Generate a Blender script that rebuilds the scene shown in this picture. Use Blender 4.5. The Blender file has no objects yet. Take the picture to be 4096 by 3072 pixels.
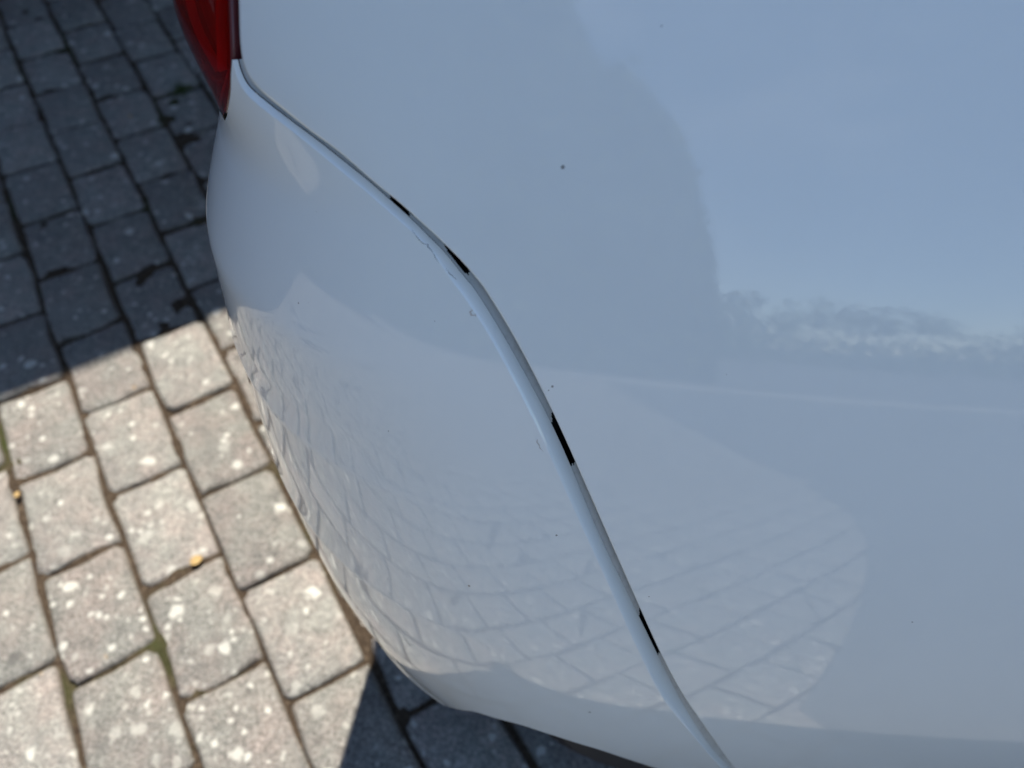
import bpy, bmesh, math, random
import numpy as np
from mathutils import Vector, Matrix
from mathutils.geometry import delaunay_2d_cdt

random.seed(7)
RNG = np.random.default_rng(7)
scene = bpy.context.scene
col = scene.collection

# ------------------------------------------------------------------ camera, sky, sun, exposure
CAM_H = 1.10
PITCH, ROLL = math.radians(52.8), math.radians(-1.4)
fw = Vector((0, math.cos(PITCH), -math.sin(PITCH)))
rt = Vector((1, 0, 0))
dn = fw.cross(rt)
RX = rt * math.cos(ROLL) + dn * math.sin(ROLL)
DY = dn * math.cos(ROLL) - rt * math.sin(ROLL)
cam_data = bpy.data.cameras.new('camera')
cam = bpy.data.objects.new('camera', cam_data)
col.objects.link(cam)
m = Matrix((( RX.x, -DY.x, -fw.x, 0), (RX.y, -DY.y, -fw.y, 0), (RX.z, -DY.z, -fw.z, CAM_H), (0, 0, 0, 1)))
cam.matrix_world = m
cam_data.sensor_width = 36.0
cam_data.lens = 36.0 * 3077 / 4096
cam_data.clip_start = 0.01
cam_data.clip_end = 600
cam_data.dof.use_dof = True
cam_data.dof.focus_distance = 0.42
cam_data.dof.aperture_fstop = 6.0
cam_data.dof.aperture_blades = 0
scene.camera = cam

SUN_EL = math.radians(64)
SUN_AZ = Vector((0.05, 1.0, 0)).normalized()
to_sun = Vector((SUN_AZ.x * math.cos(SUN_EL), SUN_AZ.y * math.cos(SUN_EL), math.sin(SUN_EL)))
world = bpy.data.worlds.new('World')
scene.world = world
world.use_nodes = True
wn = world.node_tree
bg = wn.nodes['Background']
sky = wn.nodes.new('ShaderNodeTexSky')
sky.sky_type = 'NISHITA'
sky.sun_disc = False
sky.sun_elevation = SUN_EL
sky.sun_rotation = math.atan2(SUN_AZ.x, SUN_AZ.y)
sky.altitude = 20
sky.air_density = 1.0
sky.dust_density = 0.15
sky.ozone_density = 2.4
# thin fair-weather clouds, all over the sky
tc = wn.nodes.new('ShaderNodeTexCoord')
mp = wn.nodes.new('ShaderNodeMapping'); mp.inputs['Scale'].default_value = (2.2, 2.2, 5.0)
nz = wn.nodes.new('ShaderNodeTexNoise'); nz.inputs['Scale'].default_value = 1.6; nz.inputs['Detail'].default_value = 6
cr = wn.nodes.new('ShaderNodeValToRGB'); cr.color_ramp.elements[0].position = 0.53; cr.color_ramp.elements[1].position = 0.78
mul = wn.nodes.new('ShaderNodeMath'); mul.operation = 'MULTIPLY'; mul.inputs[1].default_value = 0.22
mx = wn.nodes.new('ShaderNodeMix'); mx.data_type = 'RGBA'; mx.inputs[7].default_value = (9.0, 9.2, 9.6, 1)
wn.links.new(tc.outputs['Generated'], mp.inputs['Vector']); wn.links.new(mp.outputs['Vector'], nz.inputs['Vector'])
wn.links.new(nz.outputs['Fac'], cr.inputs['Fac']); wn.links.new(cr.outputs['Color'], mul.inputs[0])
wn.links.new(mul.outputs['Value'], mx.inputs['Factor']); wn.links.new(sky.outputs['Color'], mx.inputs[6])
wn.links.new(mx.outputs[2], bg.inputs['Color'])
bg.inputs['Strength'].default_value = 0.118

sun_data = bpy.data.lights.new('sun', 'SUN')
sun_data.energy = 5.0
sun_data.angle = math.radians(0.53)
sun_data.color = (1.0, 0.94, 0.86)
sun = bpy.data.objects.new('sun', sun_data)
col.objects.link(sun)
sun.location = to_sun * 20
sun.rotation_euler = to_sun.to_track_quat('Z', 'Y').to_euler()

vs = scene.view_settings
vs.view_transform = 'Standard'
vs.look = 'None'
vs.exposure = 1.08
vs.gamma = 1.0
vs.use_curve_mapping = False
scene.cycles.use_denoising = True
scene.cycles.max_bounces = 6
scene.cycles.diffuse_bounces = 4
scene.cycles.glossy_bounces = 4
scene.cycles.use_adaptive_sampling = True
scene.cycles.adaptive_threshold = 0.02
scene.cycles.caustics_reflective = False

# ------------------------------------------------------------------ helpers
def tag(o, label=None, cat=None, group=None, kind=None):
    if label: o['label'] = label
    if cat: o['category'] = cat
    if group: o['group'] = group
    if kind: o['kind'] = kind
    return o

def empty(name, loc=(0, 0, 0), rz=0.0):
    o = bpy.data.objects.new(name, None)
    o.empty_display_size = 0.1
    col.objects.link(o)
    o.location = loc
    o.rotation_euler = (0, 0, rz)
    return o

def link_mesh(name, me, mat, parent=None):
    if mat is not None and len(me.materials) == 0:
        me.materials.append(mat)
    o = bpy.data.objects.new(name, me)
    col.objects.link(o)
    if parent is not None: o.parent = parent
    return o

def pymesh(name, verts, faces, mat, parent=None, smooth=True, normals=None):
    me = bpy.data.meshes.new(name)
    me.from_pydata([tuple(map(float, v)) for v in verts], [], [tuple(map(int, f)) for f in faces])
    me.update()
    if smooth:
        me.polygons.foreach_set('use_smooth', [True] * len(me.polygons))
    if normals is not None:
        me.normals_split_custom_set_from_vertices([tuple(map(float, n)) for n in normals])
    return link_mesh(name, me, mat, parent)

def box_data(x0, x1, y0, y1, z0, z1):
    v = [(x0, y0, z0), (x1, y0, z0), (x1, y1, z0), (x0, y1, z0), (x0, y0, z1), (x1, y0, z1), (x1, y1, z1), (x0, y1, z1)]
    f = [(3, 2, 1, 0), (4, 5, 6, 7), (0, 1, 5, 4), (1, 2, 6, 5), (2, 3, 7, 6), (3, 0, 4, 7)]
    return v, f

def box(name, b, mat, parent=None, bevel=0.0):
    v, f = box_data(*b)
    me = bpy.data.meshes.new(name)
    me.from_pydata(v, [], f)
    if bevel:
        bm = bmesh.new(); bm.from_mesh(me)
        bmesh.ops.bevel(bm, geom=bm.edges[:], offset=bevel, segments=2, affect='EDGES', profile=0.5)
        bm.to_mesh(me); bm.free()
    return link_mesh(name, me, mat, parent)

def chain(pts, n=None, step=None, smooth=0):
    """resample a polyline evenly, lightly rounded"""
    p = np.array(pts, float)
    L = np.concatenate([[0], np.cumsum(np.linalg.norm(np.diff(p, axis=0), axis=1))])
    if n is None: n = max(2, int(round(L[-1] / step)) + 1)
    t = np.linspace(0, L[-1], n)
    r = np.column_stack([np.interp(t, L, p[:, i]) for i in range(p.shape[1])])
    for _ in range(smooth):
        r[1:-1] = (r[:-2] + 2 * r[1:-1] + r[2:]) / 4
    return r

class Mat:
    """small node-tree builder"""
    def __init__(self, name):
        self.m = bpy.data.materials.new(name)
        self.m.use_nodes = True
        self.t = self.m.node_tree
        self.b = self.t.nodes['Principled BSDF']
        self.out = self.t.nodes['Material Output']
    def n(self, kind, **kw):
        nd = self.t.nodes.new('ShaderNode' + kind)
        for k, v in kw.items():
            if hasattr(nd, k): setattr(nd, k, v)
            else: nd.inputs[k].default_value = v
        return nd
    def l(self, a, b): self.t.links.new(a, b)
    def set(self, **kw):
        for k, v in kw.items(): self.b.inputs[k.replace('_', ' ')].default_value = v
        return self
    def pos(self, scale=None):
        g = self.n('NewGeometry')
        return g.outputs['Position']
    def noise(self, vec, scale, detail=4, rough=0.55, dist=0.0):
        nd = self.n('TexNoise')
        nd.inputs['Scale'].default_value = scale; nd.inputs['Detail'].default_value = detail
        nd.inputs['Roughness'].default_value = rough; nd.inputs['Distortion'].default_value = dist
        self.l(vec, nd.inputs['Vector'])
        return nd.outputs['Fac']
    def ramp(self, fac, *stops):
        nd = self.n('ValToRGB')
        e = nd.color_ramp.elements
        while len(e) < len(stops): e.new(0.5)
        for el, (p, c) in zip(e, stops):
            el.position = p
            el.color = (c, c, c, 1) if isinstance(c, (int, float)) else (*c, 1)
        self.l(fac, nd.inputs['Fac'])
        return nd.outputs['Color']
    def mix(self, fac, a, b):
        nd = self.n('Mix', data_type='RGBA')
        for v, i in ((fac, 0), (a, 6), (b, 7)):
            if hasattr(v, 'is_linked') or hasattr(v, 'node'): self.l(v, nd.inputs[i])
            elif i == 0: nd.inputs[0].default_value = v
            else: nd.inputs[i].default_value = (*v, 1)
        return nd.outputs[2]
    def math(self, op, a, b=None, clamp=False):
        nd = self.n('Math', operation=op, use_clamp=clamp)
        for v, i in ((a, 0), (b, 1)):
            if v is None: continue
            if hasattr(v, 'node'): self.l(v, nd.inputs[i])
            else: nd.inputs[i].default_value = v
        return nd.outputs[0]
    def bump(self, height, strength, distance):
        nd = self.n('Bump')
        nd.inputs['Strength'].default_value = strength; nd.inputs['Distance'].default_value = distance
        self.l(height, nd.inputs['Height'])
        return nd.outputs['Normal']

def plain(name, color, rough=0.5, **kw):
    M = Mat(name); M.set(Base_Color=(*color, 1), Roughness=rough, **kw)
    p = M.pos()
    f = M.noise(p, 9.0, 5)
    c = M.mix(M.ramp(f, (0.35, 0.0), (0.65, 1.0)), tuple(v * 0.86 for v in color), tuple(min(1, v * 1.1) for v in color))
    M.l(c, M.b.inputs['Base Color'])
    return M.m

# ------------------------------------------------------------------ materials
def paint_material():
    M = Mat('white_car_paint')
    M.set(Roughness=0.45, Specular_IOR_Level=0.3)
    M.b.inputs['Coat Weight'].default_value = 1.0
    M.b.inputs['Coat Roughness'].default_value = 0.02
    M.b.inputs['Coat IOR'].default_value = 1.60
    p = M.pos()
    # grains of dirt stuck to the paint: sparse cells, small discs of uneven size
    def specks(scale, keep, size):
        v = M.n('TexVoronoi', feature='F1'); v.inputs['Scale'].default_value = scale; v.inputs['Randomness'].default_value = 1.0
        wv = M.n('VectorMath', operation='ADD')
        nn = M.n('TexNoise'); nn.inputs['Scale'].default_value = 900; M.l(p, nn.inputs['Vector'])
        sc = M.n('VectorMath', operation='SCALE'); sc.inputs['Scale'].default_value = 0.0007
        M.l(nn.outputs['Color'], sc.inputs[0]); M.l(p, wv.inputs[0]); M.l(sc.outputs[0], wv.inputs[1])
        M.l(wv.outputs[0], v.inputs['Vector'])
        s = M.n('SeparateColor'); M.l(v.outputs['Color'], s.inputs[0])
        on = M.math('GREATER_THAN', s.outputs[0], keep)
        rad = M.math('MULTIPLY', s.outputs[1], size * scale)
        near = M.math('LESS_THAN', v.outputs['Distance'], rad)
        return M.math('MULTIPLY', on, near)
    d = M.math('MAXIMUM', specks(48, 0.80, 0.0012), specks(110, 0.94, 0.0007))
    film = M.ramp(M.noise(p, 7.0, 6, 0.6), (0.35, 0.0), (0.75, 1.0))
    base = M.mix(film, (0.755, 0.778, 0.752), (0.72, 0.745, 0.722))
    base = M.mix(M.math('MULTIPLY', d, 0.75), base, (0.10, 0.085, 0.07))
    M.l(base, M.b.inputs['Base Color'])
    # orange peel in the clear coat
    peel = M.noise(p, 420.0, 2, 0.5)
    wave = M.noise(p, 26.0, 1, 0.4)
    hgt = M.math('ADD', M.math('MULTIPLY', peel, 0.10), M.math('MULTIPLY', wave, 0.12))
    nb = M.bump(hgt, 0.35, 0.00022)
    M.l(nb, M.b.inputs['Coat Normal'])
    return M.m

def paver_material():
    M = Mat('weathered_concrete_paver')
    M.set(Roughness=0.88, Specular_IOR_Level=0.25)
    p = M.pos()
    oi = M.n('ObjectInfo')
    g1 = M.noise(p, 14.0, 5, 0.6)
    g2 = M.noise(p, 33.0, 4, 0.6)
    g3 = M.noise(p, 420.0, 3, 0.7)
    base = M.mix(M.ramp(g1, (0.40, 0.0), (0.62, 1.0)), (0.205, 0.200, 0.174), (0.222, 0.193, 0.168))
    base = M.mix(M.ramp(g2, (0.42, 0.0), (0.70, 0.75)), base, (0.136, 0.132, 0.118))
    tone = M.n('MapRange'); tone.inputs['To Min'].default_value = 0.84; tone.inputs['To Max'].default_value = 1.12
    M.l(oi.outputs['Random'], tone.inputs['Value'])
    grain = M.n('MapRange'); grain.inputs['From Min'].default_value = 0.25; grain.inputs['From Max'].default_value = 0.75
    grain.inputs['To Min'].default_value = 0.55; grain.inputs['To Max'].default_value = 1.48
    M.l(g3, grain.inputs['Value'])
    g4 = M.noise(p, 210.0, 2, 0.6)
    pit = M.n('MapRange'); pit.inputs['From Min'].default_value = 0.30; pit.inputs['From Max'].default_value = 0.70
    pit.inputs['To Min'].default_value = 0.62; pit.inputs['To Max'].default_value = 1.38
    M.l(g4, pit.inputs['Value'])
    k = M.math('MULTIPLY', M.math('MULTIPLY', tone.outputs[0], grain.outputs[0]), pit.outputs[0])
    vm = M.n('VectorMath', operation='SCALE'); M.l(base, vm.inputs[0]); M.l(k, vm.inputs['Scale'])
    base = vm.outputs[0]
    # pale lichen blotches of several sizes, thicker in some places
    dens = M.noise(p, 2.3, 2, 0.5)
    def blots(scale, rmax, seed, keep):
        off = M.n('VectorMath', operation='ADD'); off.inputs[1].default_value = (seed, seed * 1.7, 0)
        wob = M.n('TexNoise'); wob.inputs['Scale'].default_value = scale * 1.5; wob.inputs['Detail'].default_value = 3
        M.l(p, wob.inputs['Vector'])
        sc = M.n('VectorMath', operation='SCALE'); sc.inputs['Scale'].default_value = 0.9 / scale
        M.l(wob.outputs['Color'], sc.inputs[0]); M.l(p, off.inputs[0])
        a = M.n('VectorMath', operation='ADD'); M.l(off.outputs[0], a.inputs[0]); M.l(sc.outputs[0], a.inputs[1])
        fl = M.n('VectorMath', operation='MULTIPLY'); fl.inputs[1].default_value = (1, 1, 0.0); M.l(a.outputs[0], fl.inputs[0])
        v = M.n('TexVoronoi', feature='F1'); v.inputs['Scale'].default_value = scale
        M.l(fl.outputs[0], v.inputs['Vector'])
        s = M.n('SeparateColor'); M.l(v.outputs['Color'], s.inputs[0])
        thr = M.math('SUBTRACT', keep, M.math('MULTIPLY', M.math('SUBTRACT', dens, 0.5), 1.2))
        on = M.math('GREATER_THAN', s.outputs[0], thr)
        r = M.math('MULTIPLY', s.outputs[1], rmax)
        e = M.math('SUBTRACT', r, v.outputs['Distance'])
        e = M.math('MULTIPLY', e, 8.0, True)
        tone_ = M.math('ADD', M.math('MULTIPLY', s.outputs[2], 0.6), 0.4)
        return M.math('MULTIPLY', M.math('MULTIPLY', e, on), tone_)
    b = M.math('MAXIMUM', blots(36, 0.48, 3.1, 0.50), blots(66, 0.46, 9.7, 0.48))
    b2 = blots(120, 0.42, 5.3, 0.62)
    lich = M.math('MAXIMUM', b, M.math('MULTIPLY', b2, 0.35))
    base = M.mix(lich, base, (0.43, 0.42, 0.365))
    rust = blots(26, 0.16, 21.0, 0.93)
    base = M.mix(rust, base, (0.55, 0.30, 0.06))
    dark = blots(22, 0.34, 14.2, 0.90)
    base = M.mix(M.math('MULTIPLY', dark, 0.7), base, (0.09, 0.088, 0.08))
    # dirt on the shoulders of the stone
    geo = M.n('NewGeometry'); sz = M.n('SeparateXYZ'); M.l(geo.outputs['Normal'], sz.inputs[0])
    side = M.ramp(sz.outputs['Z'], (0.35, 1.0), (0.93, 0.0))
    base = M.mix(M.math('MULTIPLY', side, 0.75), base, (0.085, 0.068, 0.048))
    M.l(base, M.b.inputs['Base Color'])
    h = M.math('ADD', M.math('MULTIPLY', g3, 0.6), M.math('MULTIPLY', M.noise(p, 140.0, 4), 1.0))
    M.l(M.bump(h, 1.0, 0.0030), M.b.inputs['Normal'])
    return M.m

def joint_material():
    M = Mat('joint_soil'); M.set(Roughness=0.95, Specular_IOR_Level=0.1)
    p = M.pos()
    c = M.ramp(M.noise(p, 160.0, 6, 0.65), (0.30, (0.020, 0.014, 0.010)), (0.55, (0.060, 0.043, 0.028)), (0.75, (0.13, 0.10, 0.07)))
    c = M.mix(M.ramp(M.noise(p, 5.0, 4), (0.55, 0.0), (0.70, 0.8)), c, (0.035, 0.045, 0.012))
    M.l(c, M.b.inputs['Base Color'])
    M.l(M.bump(M.noise(p, 300, 5), 1.0, 0.004), M.b.inputs['Normal'])
    return M.m

def red_lens_material():
    M = Mat('red_lens')
    t = M.n('BsdfTransparent'); t.inputs['Color'].default_value = (0.86, 0.012, 0.010, 1)
    M.set(Base_Color=(0.52, 0.002, 0.002, 1), Roughness=0.25)
    ms0 = M.n('MixShader'); ms0.inputs[0].default_value = 0.22
    M.l(t.outputs[0], ms0.inputs[1]); M.l(M.b.outputs[0], ms0.inputs[2])
    g = M.n('BsdfGlossy'); g.inputs['Roughness'].default_value = 0.02
    fr = M.n('Fresnel'); fr.inputs['IOR'].default_value = 1.45
    mxs = M.n('MixShader')
    M.l(fr.outputs[0], mxs.inputs[0]); M.l(ms0.outputs[0], mxs.inputs[1]); M.l(g.outputs[0], mxs.inputs[2])
    M.l(mxs.outputs[0], M.out.inputs['Surface'])
    return M.m

def foliage_material(name, a, b):
    M = Mat(name); M.set(Roughness=0.6, Specular_IOR_Level=0.3)
    c = M.ramp(M.noise(M.pos(), 3.0, 5), (0.3, a), (0.7, b))
    M.l(c, M.b.inputs['Base Color'])
    return M.m

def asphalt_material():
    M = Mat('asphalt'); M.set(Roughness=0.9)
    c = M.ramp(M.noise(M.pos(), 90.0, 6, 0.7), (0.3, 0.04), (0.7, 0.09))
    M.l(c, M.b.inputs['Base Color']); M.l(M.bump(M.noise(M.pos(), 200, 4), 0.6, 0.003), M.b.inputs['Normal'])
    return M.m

def glass_material():
    M = Mat('car_glass'); M.set(Base_Color=(0.012, 0.015, 0.016, 1), Roughness=0.03, Specular_IOR_Level=0.6)
    return M.m

PAINT = paint_material()
def grimy_material():
    M = Mat('grimy_white_paint'); M.set(Roughness=0.5)
    p = M.pos()
    f = M.ramp(M.noise(p, 160.0, 6, 0.7), (0.50, 0.0), (0.80, 0.6))
    g = M.ramp(M.noise(p, 900.0, 3, 0.6), (0.60, 0.0), (0.68, 1.0))
    c = M.mix(f, (0.52, 0.54, 0.53), (0.28, 0.27, 0.24))
    c = M.mix(M.math('MULTIPLY', g, f), c, (0.05, 0.045, 0.035))
    M.l(c, M.b.inputs['Base Color'])
    return M.m
GRIMY = grimy_material()
PAVER = paver_material()
JOINT = joint_material()
LENS = red_lens_material()
BLACK = plain('black_plastic', (0.012, 0.012, 0.013), 0.75)
RUBBER = plain('tyre_rubber', (0.034, 0.027, 0.024), 0.85)
RIM = plain('alloy_rim', (0.45, 0.46, 0.47), 0.3, Metallic=0.9)
GLASS = glass_material()
HOUSING = plain('lamp_housing', (0.16, 0.012, 0.012), 0.35)
GUIDE = plain('red_light_guide', (1.0, 0.35, 0.28), 0.35)
LENS_WALL = plain('lens_side_wall', (0.11, 0.022, 0.026), 0.25)

# ------------------------------------------------------------------ pavement
YAW = math.radians(32.6)
CU, SU = math.cos(YAW), math.sin(YAW)
def uv2xy(u, v): return (u * CU - v * SU, u * SU + v * CU)
def xy2uv(x, y): return (x * CU + y * SU, -x * SU + y * CU)
PW, PL = 0.1243, 0.1868
U0 = -0.473
PHASE = {0: 0.055, 1: 0.008, 2: 0.095, 3: 0.019, 4: 0.109, 5: 0.049}

ground = pymesh('ground', [(-300, -300, -0.06), (300, -300, -0.06), (300, 300, -0.06), (-300, 300, -0.06)], [(0, 1, 2, 3)],
                foliage_material('lawn', (0.035, 0.055, 0.015), (0.07, 0.095, 0.03)), smooth=False)
tag(ground, 'mown lawn stretching away behind the paved drive', 'lawn', kind='structure')
sb = 14.0
sg_ = np.random.default_rng(21)
def soil_sheet():
    xs = np.concatenate([[-9, -4, -2.2], np.arange(-1.75, 0.62, 0.013), [1.5, 4, 9]])
    ys = np.concatenate([[-7.7, -3, -1.0], np.arange(-0.25, 2.75, 0.013), [4, 8]])
    rz = sg_.normal(0, 1, (len(ys), len(xs)))
    for _ in range(2):
        rz[1:-1, 1:-1] = (rz[1:-1, 1:-1] * 2 + rz[:-2, 1:-1] + rz[2:, 1:-1] + rz[1:-1, :-2] + rz[1:-1, 2:]) / 6
    rz /= rz.std()
    V = [(x, y, -0.0062 + 0.0026 * float(np.clip(rz[i, k], -1.6, 2.0))) for i, y in enumerate(ys) for k, x in enumerate(xs)]
    n = len(xs)
    F = [(i * n + k, i * n + k + 1, (i + 1) * n + k + 1, (i + 1) * n + k) for i in range(len(ys) - 1) for k in range(n - 1)]
    return V, F
V_, F_ = soil_sheet()
soil = pymesh('pavement', V_, F_, JOINT)
tag(soil, 'drive of grey concrete paving stones in staggered rows', 'pavement', kind='structure')
dark_sheet_edge = chain([(0.40, -0.30), (0.62, -0.85), (0.84, -1.50), (0.93, -2.0), (0.86, -2.6), (0.66, -3.3), (0.30, -4.8), (-0.28, -7.74)], n=60, smooth=6)
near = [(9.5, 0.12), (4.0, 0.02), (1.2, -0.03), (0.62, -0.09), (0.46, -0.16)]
rpts = [(x, y, 0.0045) for x, y in near] + [(x, y, 0.0045) for x, y in dark_sheet_edge] + [(9.5, -7.74, 0.0045)]
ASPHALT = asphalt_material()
dark_sheet = pymesh('dark_sheet', rpts, [tuple(range(len(rpts)))], ASPHALT, smooth=False)  # added dark sheet, outlined to give the dark area mirrored in the panel
tag(dark_sheet, 'added dark sheet over the paving, shaping the dark area mirrored in the car', 'dark_sheet', kind='structure')
road = pymesh('road', [(-300, -300, -0.02), (300, -300, -0.02), (300, -7.9, -0.02), (-300, -7.9, -0.02)], [(0, 1, 2, 3)], ASPHALT, smooth=False)
tag(road, 'dark asphalt road beyond the end of the drive', 'road', kind='structure')
kerb = box('kerb', (-60, 60, -7.9, -7.74, -0.06, 0.06), plain('kerb_concrete', (0.3, 0.29, 0.27), 0.9), bevel=0.01)
tag(kerb, 'long concrete kerb between the drive and the road', 'kerb', kind='structure')

def paver_shape(w, l, seed, n=6):
    """top face with worn, rounded shoulders and an uneven outline; local origin at the middle of its top"""
    rg = np.random.default_rng(seed)
    hw, hl = w / 2, l / 2
    out = []
    rc = 0.010
    # outline: rounded rectangle, counter-clockwise
    cs = [(hw - rc, hl - rc, 0), (-hw + rc, hl - rc, 90), (-hw + rc, -hl + rc, 180), (hw - rc, -hl + rc, 270)]
    for i, (cx, cy, a0) in enumerate(cs):
        rr = rc
        for a in (0, 45, 90):
            t = math.radians(a0 + a)
            out.append((cx + rr * math.cos(t), cy + rr * math.sin(t)))
        nx = cs[(i + 1) % 4]
        p0 = out[-1]; t = math.radians(a0 + 90)
        p1 = (nx[0] + rc * math.cos(t), nx[1] + rc * math.sin(t))
        k = 2 if i % 2 else 1
        k = 1 if abs(p1[0] - p0[0]) > abs(p1[1] - p0[1]) else 2
        for j in range(1, k + 1):
            f = j / (k + 1)
            out.append((p0[0] + (p1[0] - p0[0]) * f, p0[1] + (p1[1] - p0[1]) * f))
    out = np.array(out)
    nrm_ = out / np.linalg.norm(out, axis=1)[:, None]
    jit = rg.normal(-0.0006, 0.0021, len(out))
    out = out + nrm_ * jit[:, None]
    rings = []
    for inset, z in ((0.0, -0.05), (0.0, -0.0075), (0.0022, -0.0026), (0.0075, 0.0)):
        r = out - np.sign(out) * np.minimum(np.abs(out), inset)
        zz = z + (rg.normal(0, 0.0006, len(out)) if z > -0.04 else 0)
        rings.append(np.column_stack([r, np.full(len(out), 0.0) + zz]))
    V = np.vstack(rings); n = len(out); F = []
    for k in range(3):
        for i in range(n):
            j = (i + 1) % n
            F.append((k * n + i, k * n + j, (k + 1) * n + j, (k + 1) * n + i))
    F.append(tuple(3 * n + i for i in range(n)))
    return V, F

def under_dark_sheet(x, y):
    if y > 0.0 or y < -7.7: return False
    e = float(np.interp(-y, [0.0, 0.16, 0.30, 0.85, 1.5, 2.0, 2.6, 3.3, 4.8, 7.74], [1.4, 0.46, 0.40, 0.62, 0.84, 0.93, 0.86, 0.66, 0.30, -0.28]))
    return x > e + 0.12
cells = []
for k in range(-60, 62):
    ph = PHASE.get(k, (0.02 if k % 2 else 0.09) + random.uniform(-0.018, 0.018))
    for j in range(-52, 46):
        u = U0 + (k + 0.5) * PW
        v = ph + (j + 0.5) * PL
        x, y = uv2xy(u, v)
        if -8.8 < x < 8.8 and -7.6 < y < 3.6 and v < 2.95 and not under_dark_sheet(x, y):
            cells.append((x, y, u, v))
def show(x, y):
    """how large a stone shows in the picture: 0 when it is out of frame"""
    P = Vector((x, y, 0)) - Vector((0, 0, CAM_H)); z = P.dot(fw)
    if z <= 0: return 0
    px = 2048 + 3077 * P.dot(RX) / z; py = 1536 + 3077 * P.dot(DY) / z
    if -260 < px < 2900 and -200 < py < 3330 and not (x > -0.05 and y > 0.15 and py < 2900): return 1 / z
    return 0
inview = sorted([c for c in cells if show(c[0], c[1]) > 0], key=lambda c: -show(c[0], c[1]))[:290]
keys = {(round(c[2], 3), round(c[3], 3)) for c in inview}
variants = []
for i in range(10):
    V, F = paver_shape(PW - 0.0048 + RNG.normal(0, 0.0006), PL - 0.0048 + RNG.normal(0, 0.0008), 100 + i)
    me = bpy.data.meshes.new('paver')
    me.from_pydata(V.tolist(), [], F); me.update()
    me.polygons.foreach_set('use_smooth', [True] * (len(F) - 1) + [True])
    me.materials.append(PAVER)
    variants.append((me, V, F))
restV, restF, base_i = [], [], 0
for (x, y, u, v) in cells:
    me, V, F = variants[random.randrange(10)]
    rz = YAW + random.uniform(-0.011, 0.011) + (math.pi if random.random() < 0.5 else 0)
    dz = random.gauss(0, 0.0016)
    jx, jy = random.gauss(0, 0.0011), random.gauss(0, 0.0011)
    if (round(u, 3), round(v, 3)) in keys:
        o = bpy.data.objects.new('paver', me)
        col.objects.link(o)
        o.location = (x + jx, y + jy, dz)
        o.rotation_euler = (random.gauss(0, 0.006), random.gauss(0, 0.006), rz)
        o.parent = soil
    else:
        c, s = math.cos(rz), math.sin(rz)
        W = np.column_stack([V[:, 0] * c - V[:, 1] * s + x, V[:, 0] * s + V[:, 1] * c + y, V[:, 2] + dz])
        restV.append(W); restF += [tuple(i + base_i for i in f) for f in F]; base_i += len(W)
rest = pymesh('paver_field', np.vstack(restV), restF, PAVER, soil)
rest['kind'] = 'stuff'

# ------------------------------------------------------------------ the white car: body surface
# Body side in metres: x runs forward along the car, y into it, z up.  q is the distance along the skin,
# zero where the rear corner starts to turn, negative round the corner.
ZE = [-.2, .20, .30, .40, .49, .62, .76, .85, .93, 1.05, 1.3]
EE = [-20, -17, -8, -1, 5, 13, 21, 25, 28, 33, 38]            # how far the skin faces upward, degrees
_zz = np.linspace(-.2, 1.3, 1501)
_ee = np.interp(_zz, ZE, EE)
_ee = np.convolve(np.pad(_ee, 30, mode='edge'), np.ones(61) / 61, 'valid')
_G = np.concatenate([[0], np.cumsum(np.tan(np.radians((_ee[1:] + _ee[:-1]) / 2)) * np.diff(_zz))])
_X0, _Y0, _Z0 = 0.03286709, 0.20524945, 0.76
def plan(x):
    xc_ = np.minimum(x, .5)
    return -.11 * xc_ + .11 * xc_ * xc_
_GO = _Y0 - plan(_X0) - np.interp(_Z0, _zz, _G)
def yside(x, z): return np.interp(z, _zz, _G) + _GO + plan(x)
XC = [0.1988, 0.1949, 0.1909, 0.1869, 0.1830, 0.1789, 0.1756, 0.1728, 0.1700, 0.1674, 0.1646, 0.1618, 0.1589, 0.1560, 0.1535, 0.1510, 0.1485, 0.1459, 0.1432, 0.1407, 0.1382, 0.1330, 0.1277, 0.1222, 0.1168, 0.1115, 0.1062, 0.1013, 0.0965, 0.0916, 0.0868, 0.0819, 0.0770, 0.0689, 0.0602, 0.0514, 0.0439, 0.0363, 0.0287, 0.0210, 0.0132, 0.0104, 0.0081, 0.0058, 0.0038, 0.0019, -0.0003, -0.0003, -0.0041, -0.0103, -0.0166, -0.0226, -0.0254, -0.0266, -0.0267, -0.0268, -0.0267, -0.0266, -0.0266, -0.0266, -0.0257, -0.0238, -0.0220, -0.0201, -0.0184, -0.0166, -0.0149, -0.0132, -0.0115]
SEAM_PANEL = [(-0.0947, 0.9400), (-0.0966, 0.9292), (-0.0980, 0.9238), (-0.0980, 0.9211), (-0.0984, 0.9185), (-0.0981, 0.9157), (-0.0970, 0.9138), (-0.0939, 0.9112), (-0.0889, 0.9088), (-0.0812, 0.9053), (-0.0723, 0.8998), (-0.0645, 0.8954), (-0.0607, 0.8917), (-0.0554, 0.8857), (-0.0472, 0.8784), (-0.0347, 0.8668), (-0.0235, 0.8570), (-0.0165, 0.8481), (-0.0090, 0.8363), (-0.0053, 0.8251), (-0.0001, 0.8103), (0.0008, 0.7913), (-0.0074, 0.7640), (-0.0182, 0.7272), (-0.0234, 0.6973), (-0.0265, 0.6612), (-0.0297, 0.6195), (-0.0271, 0.5807), (-0.0177, 0.5416), (-0.0106, 0.5106), (-0.0012, 0.4580)]
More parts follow.
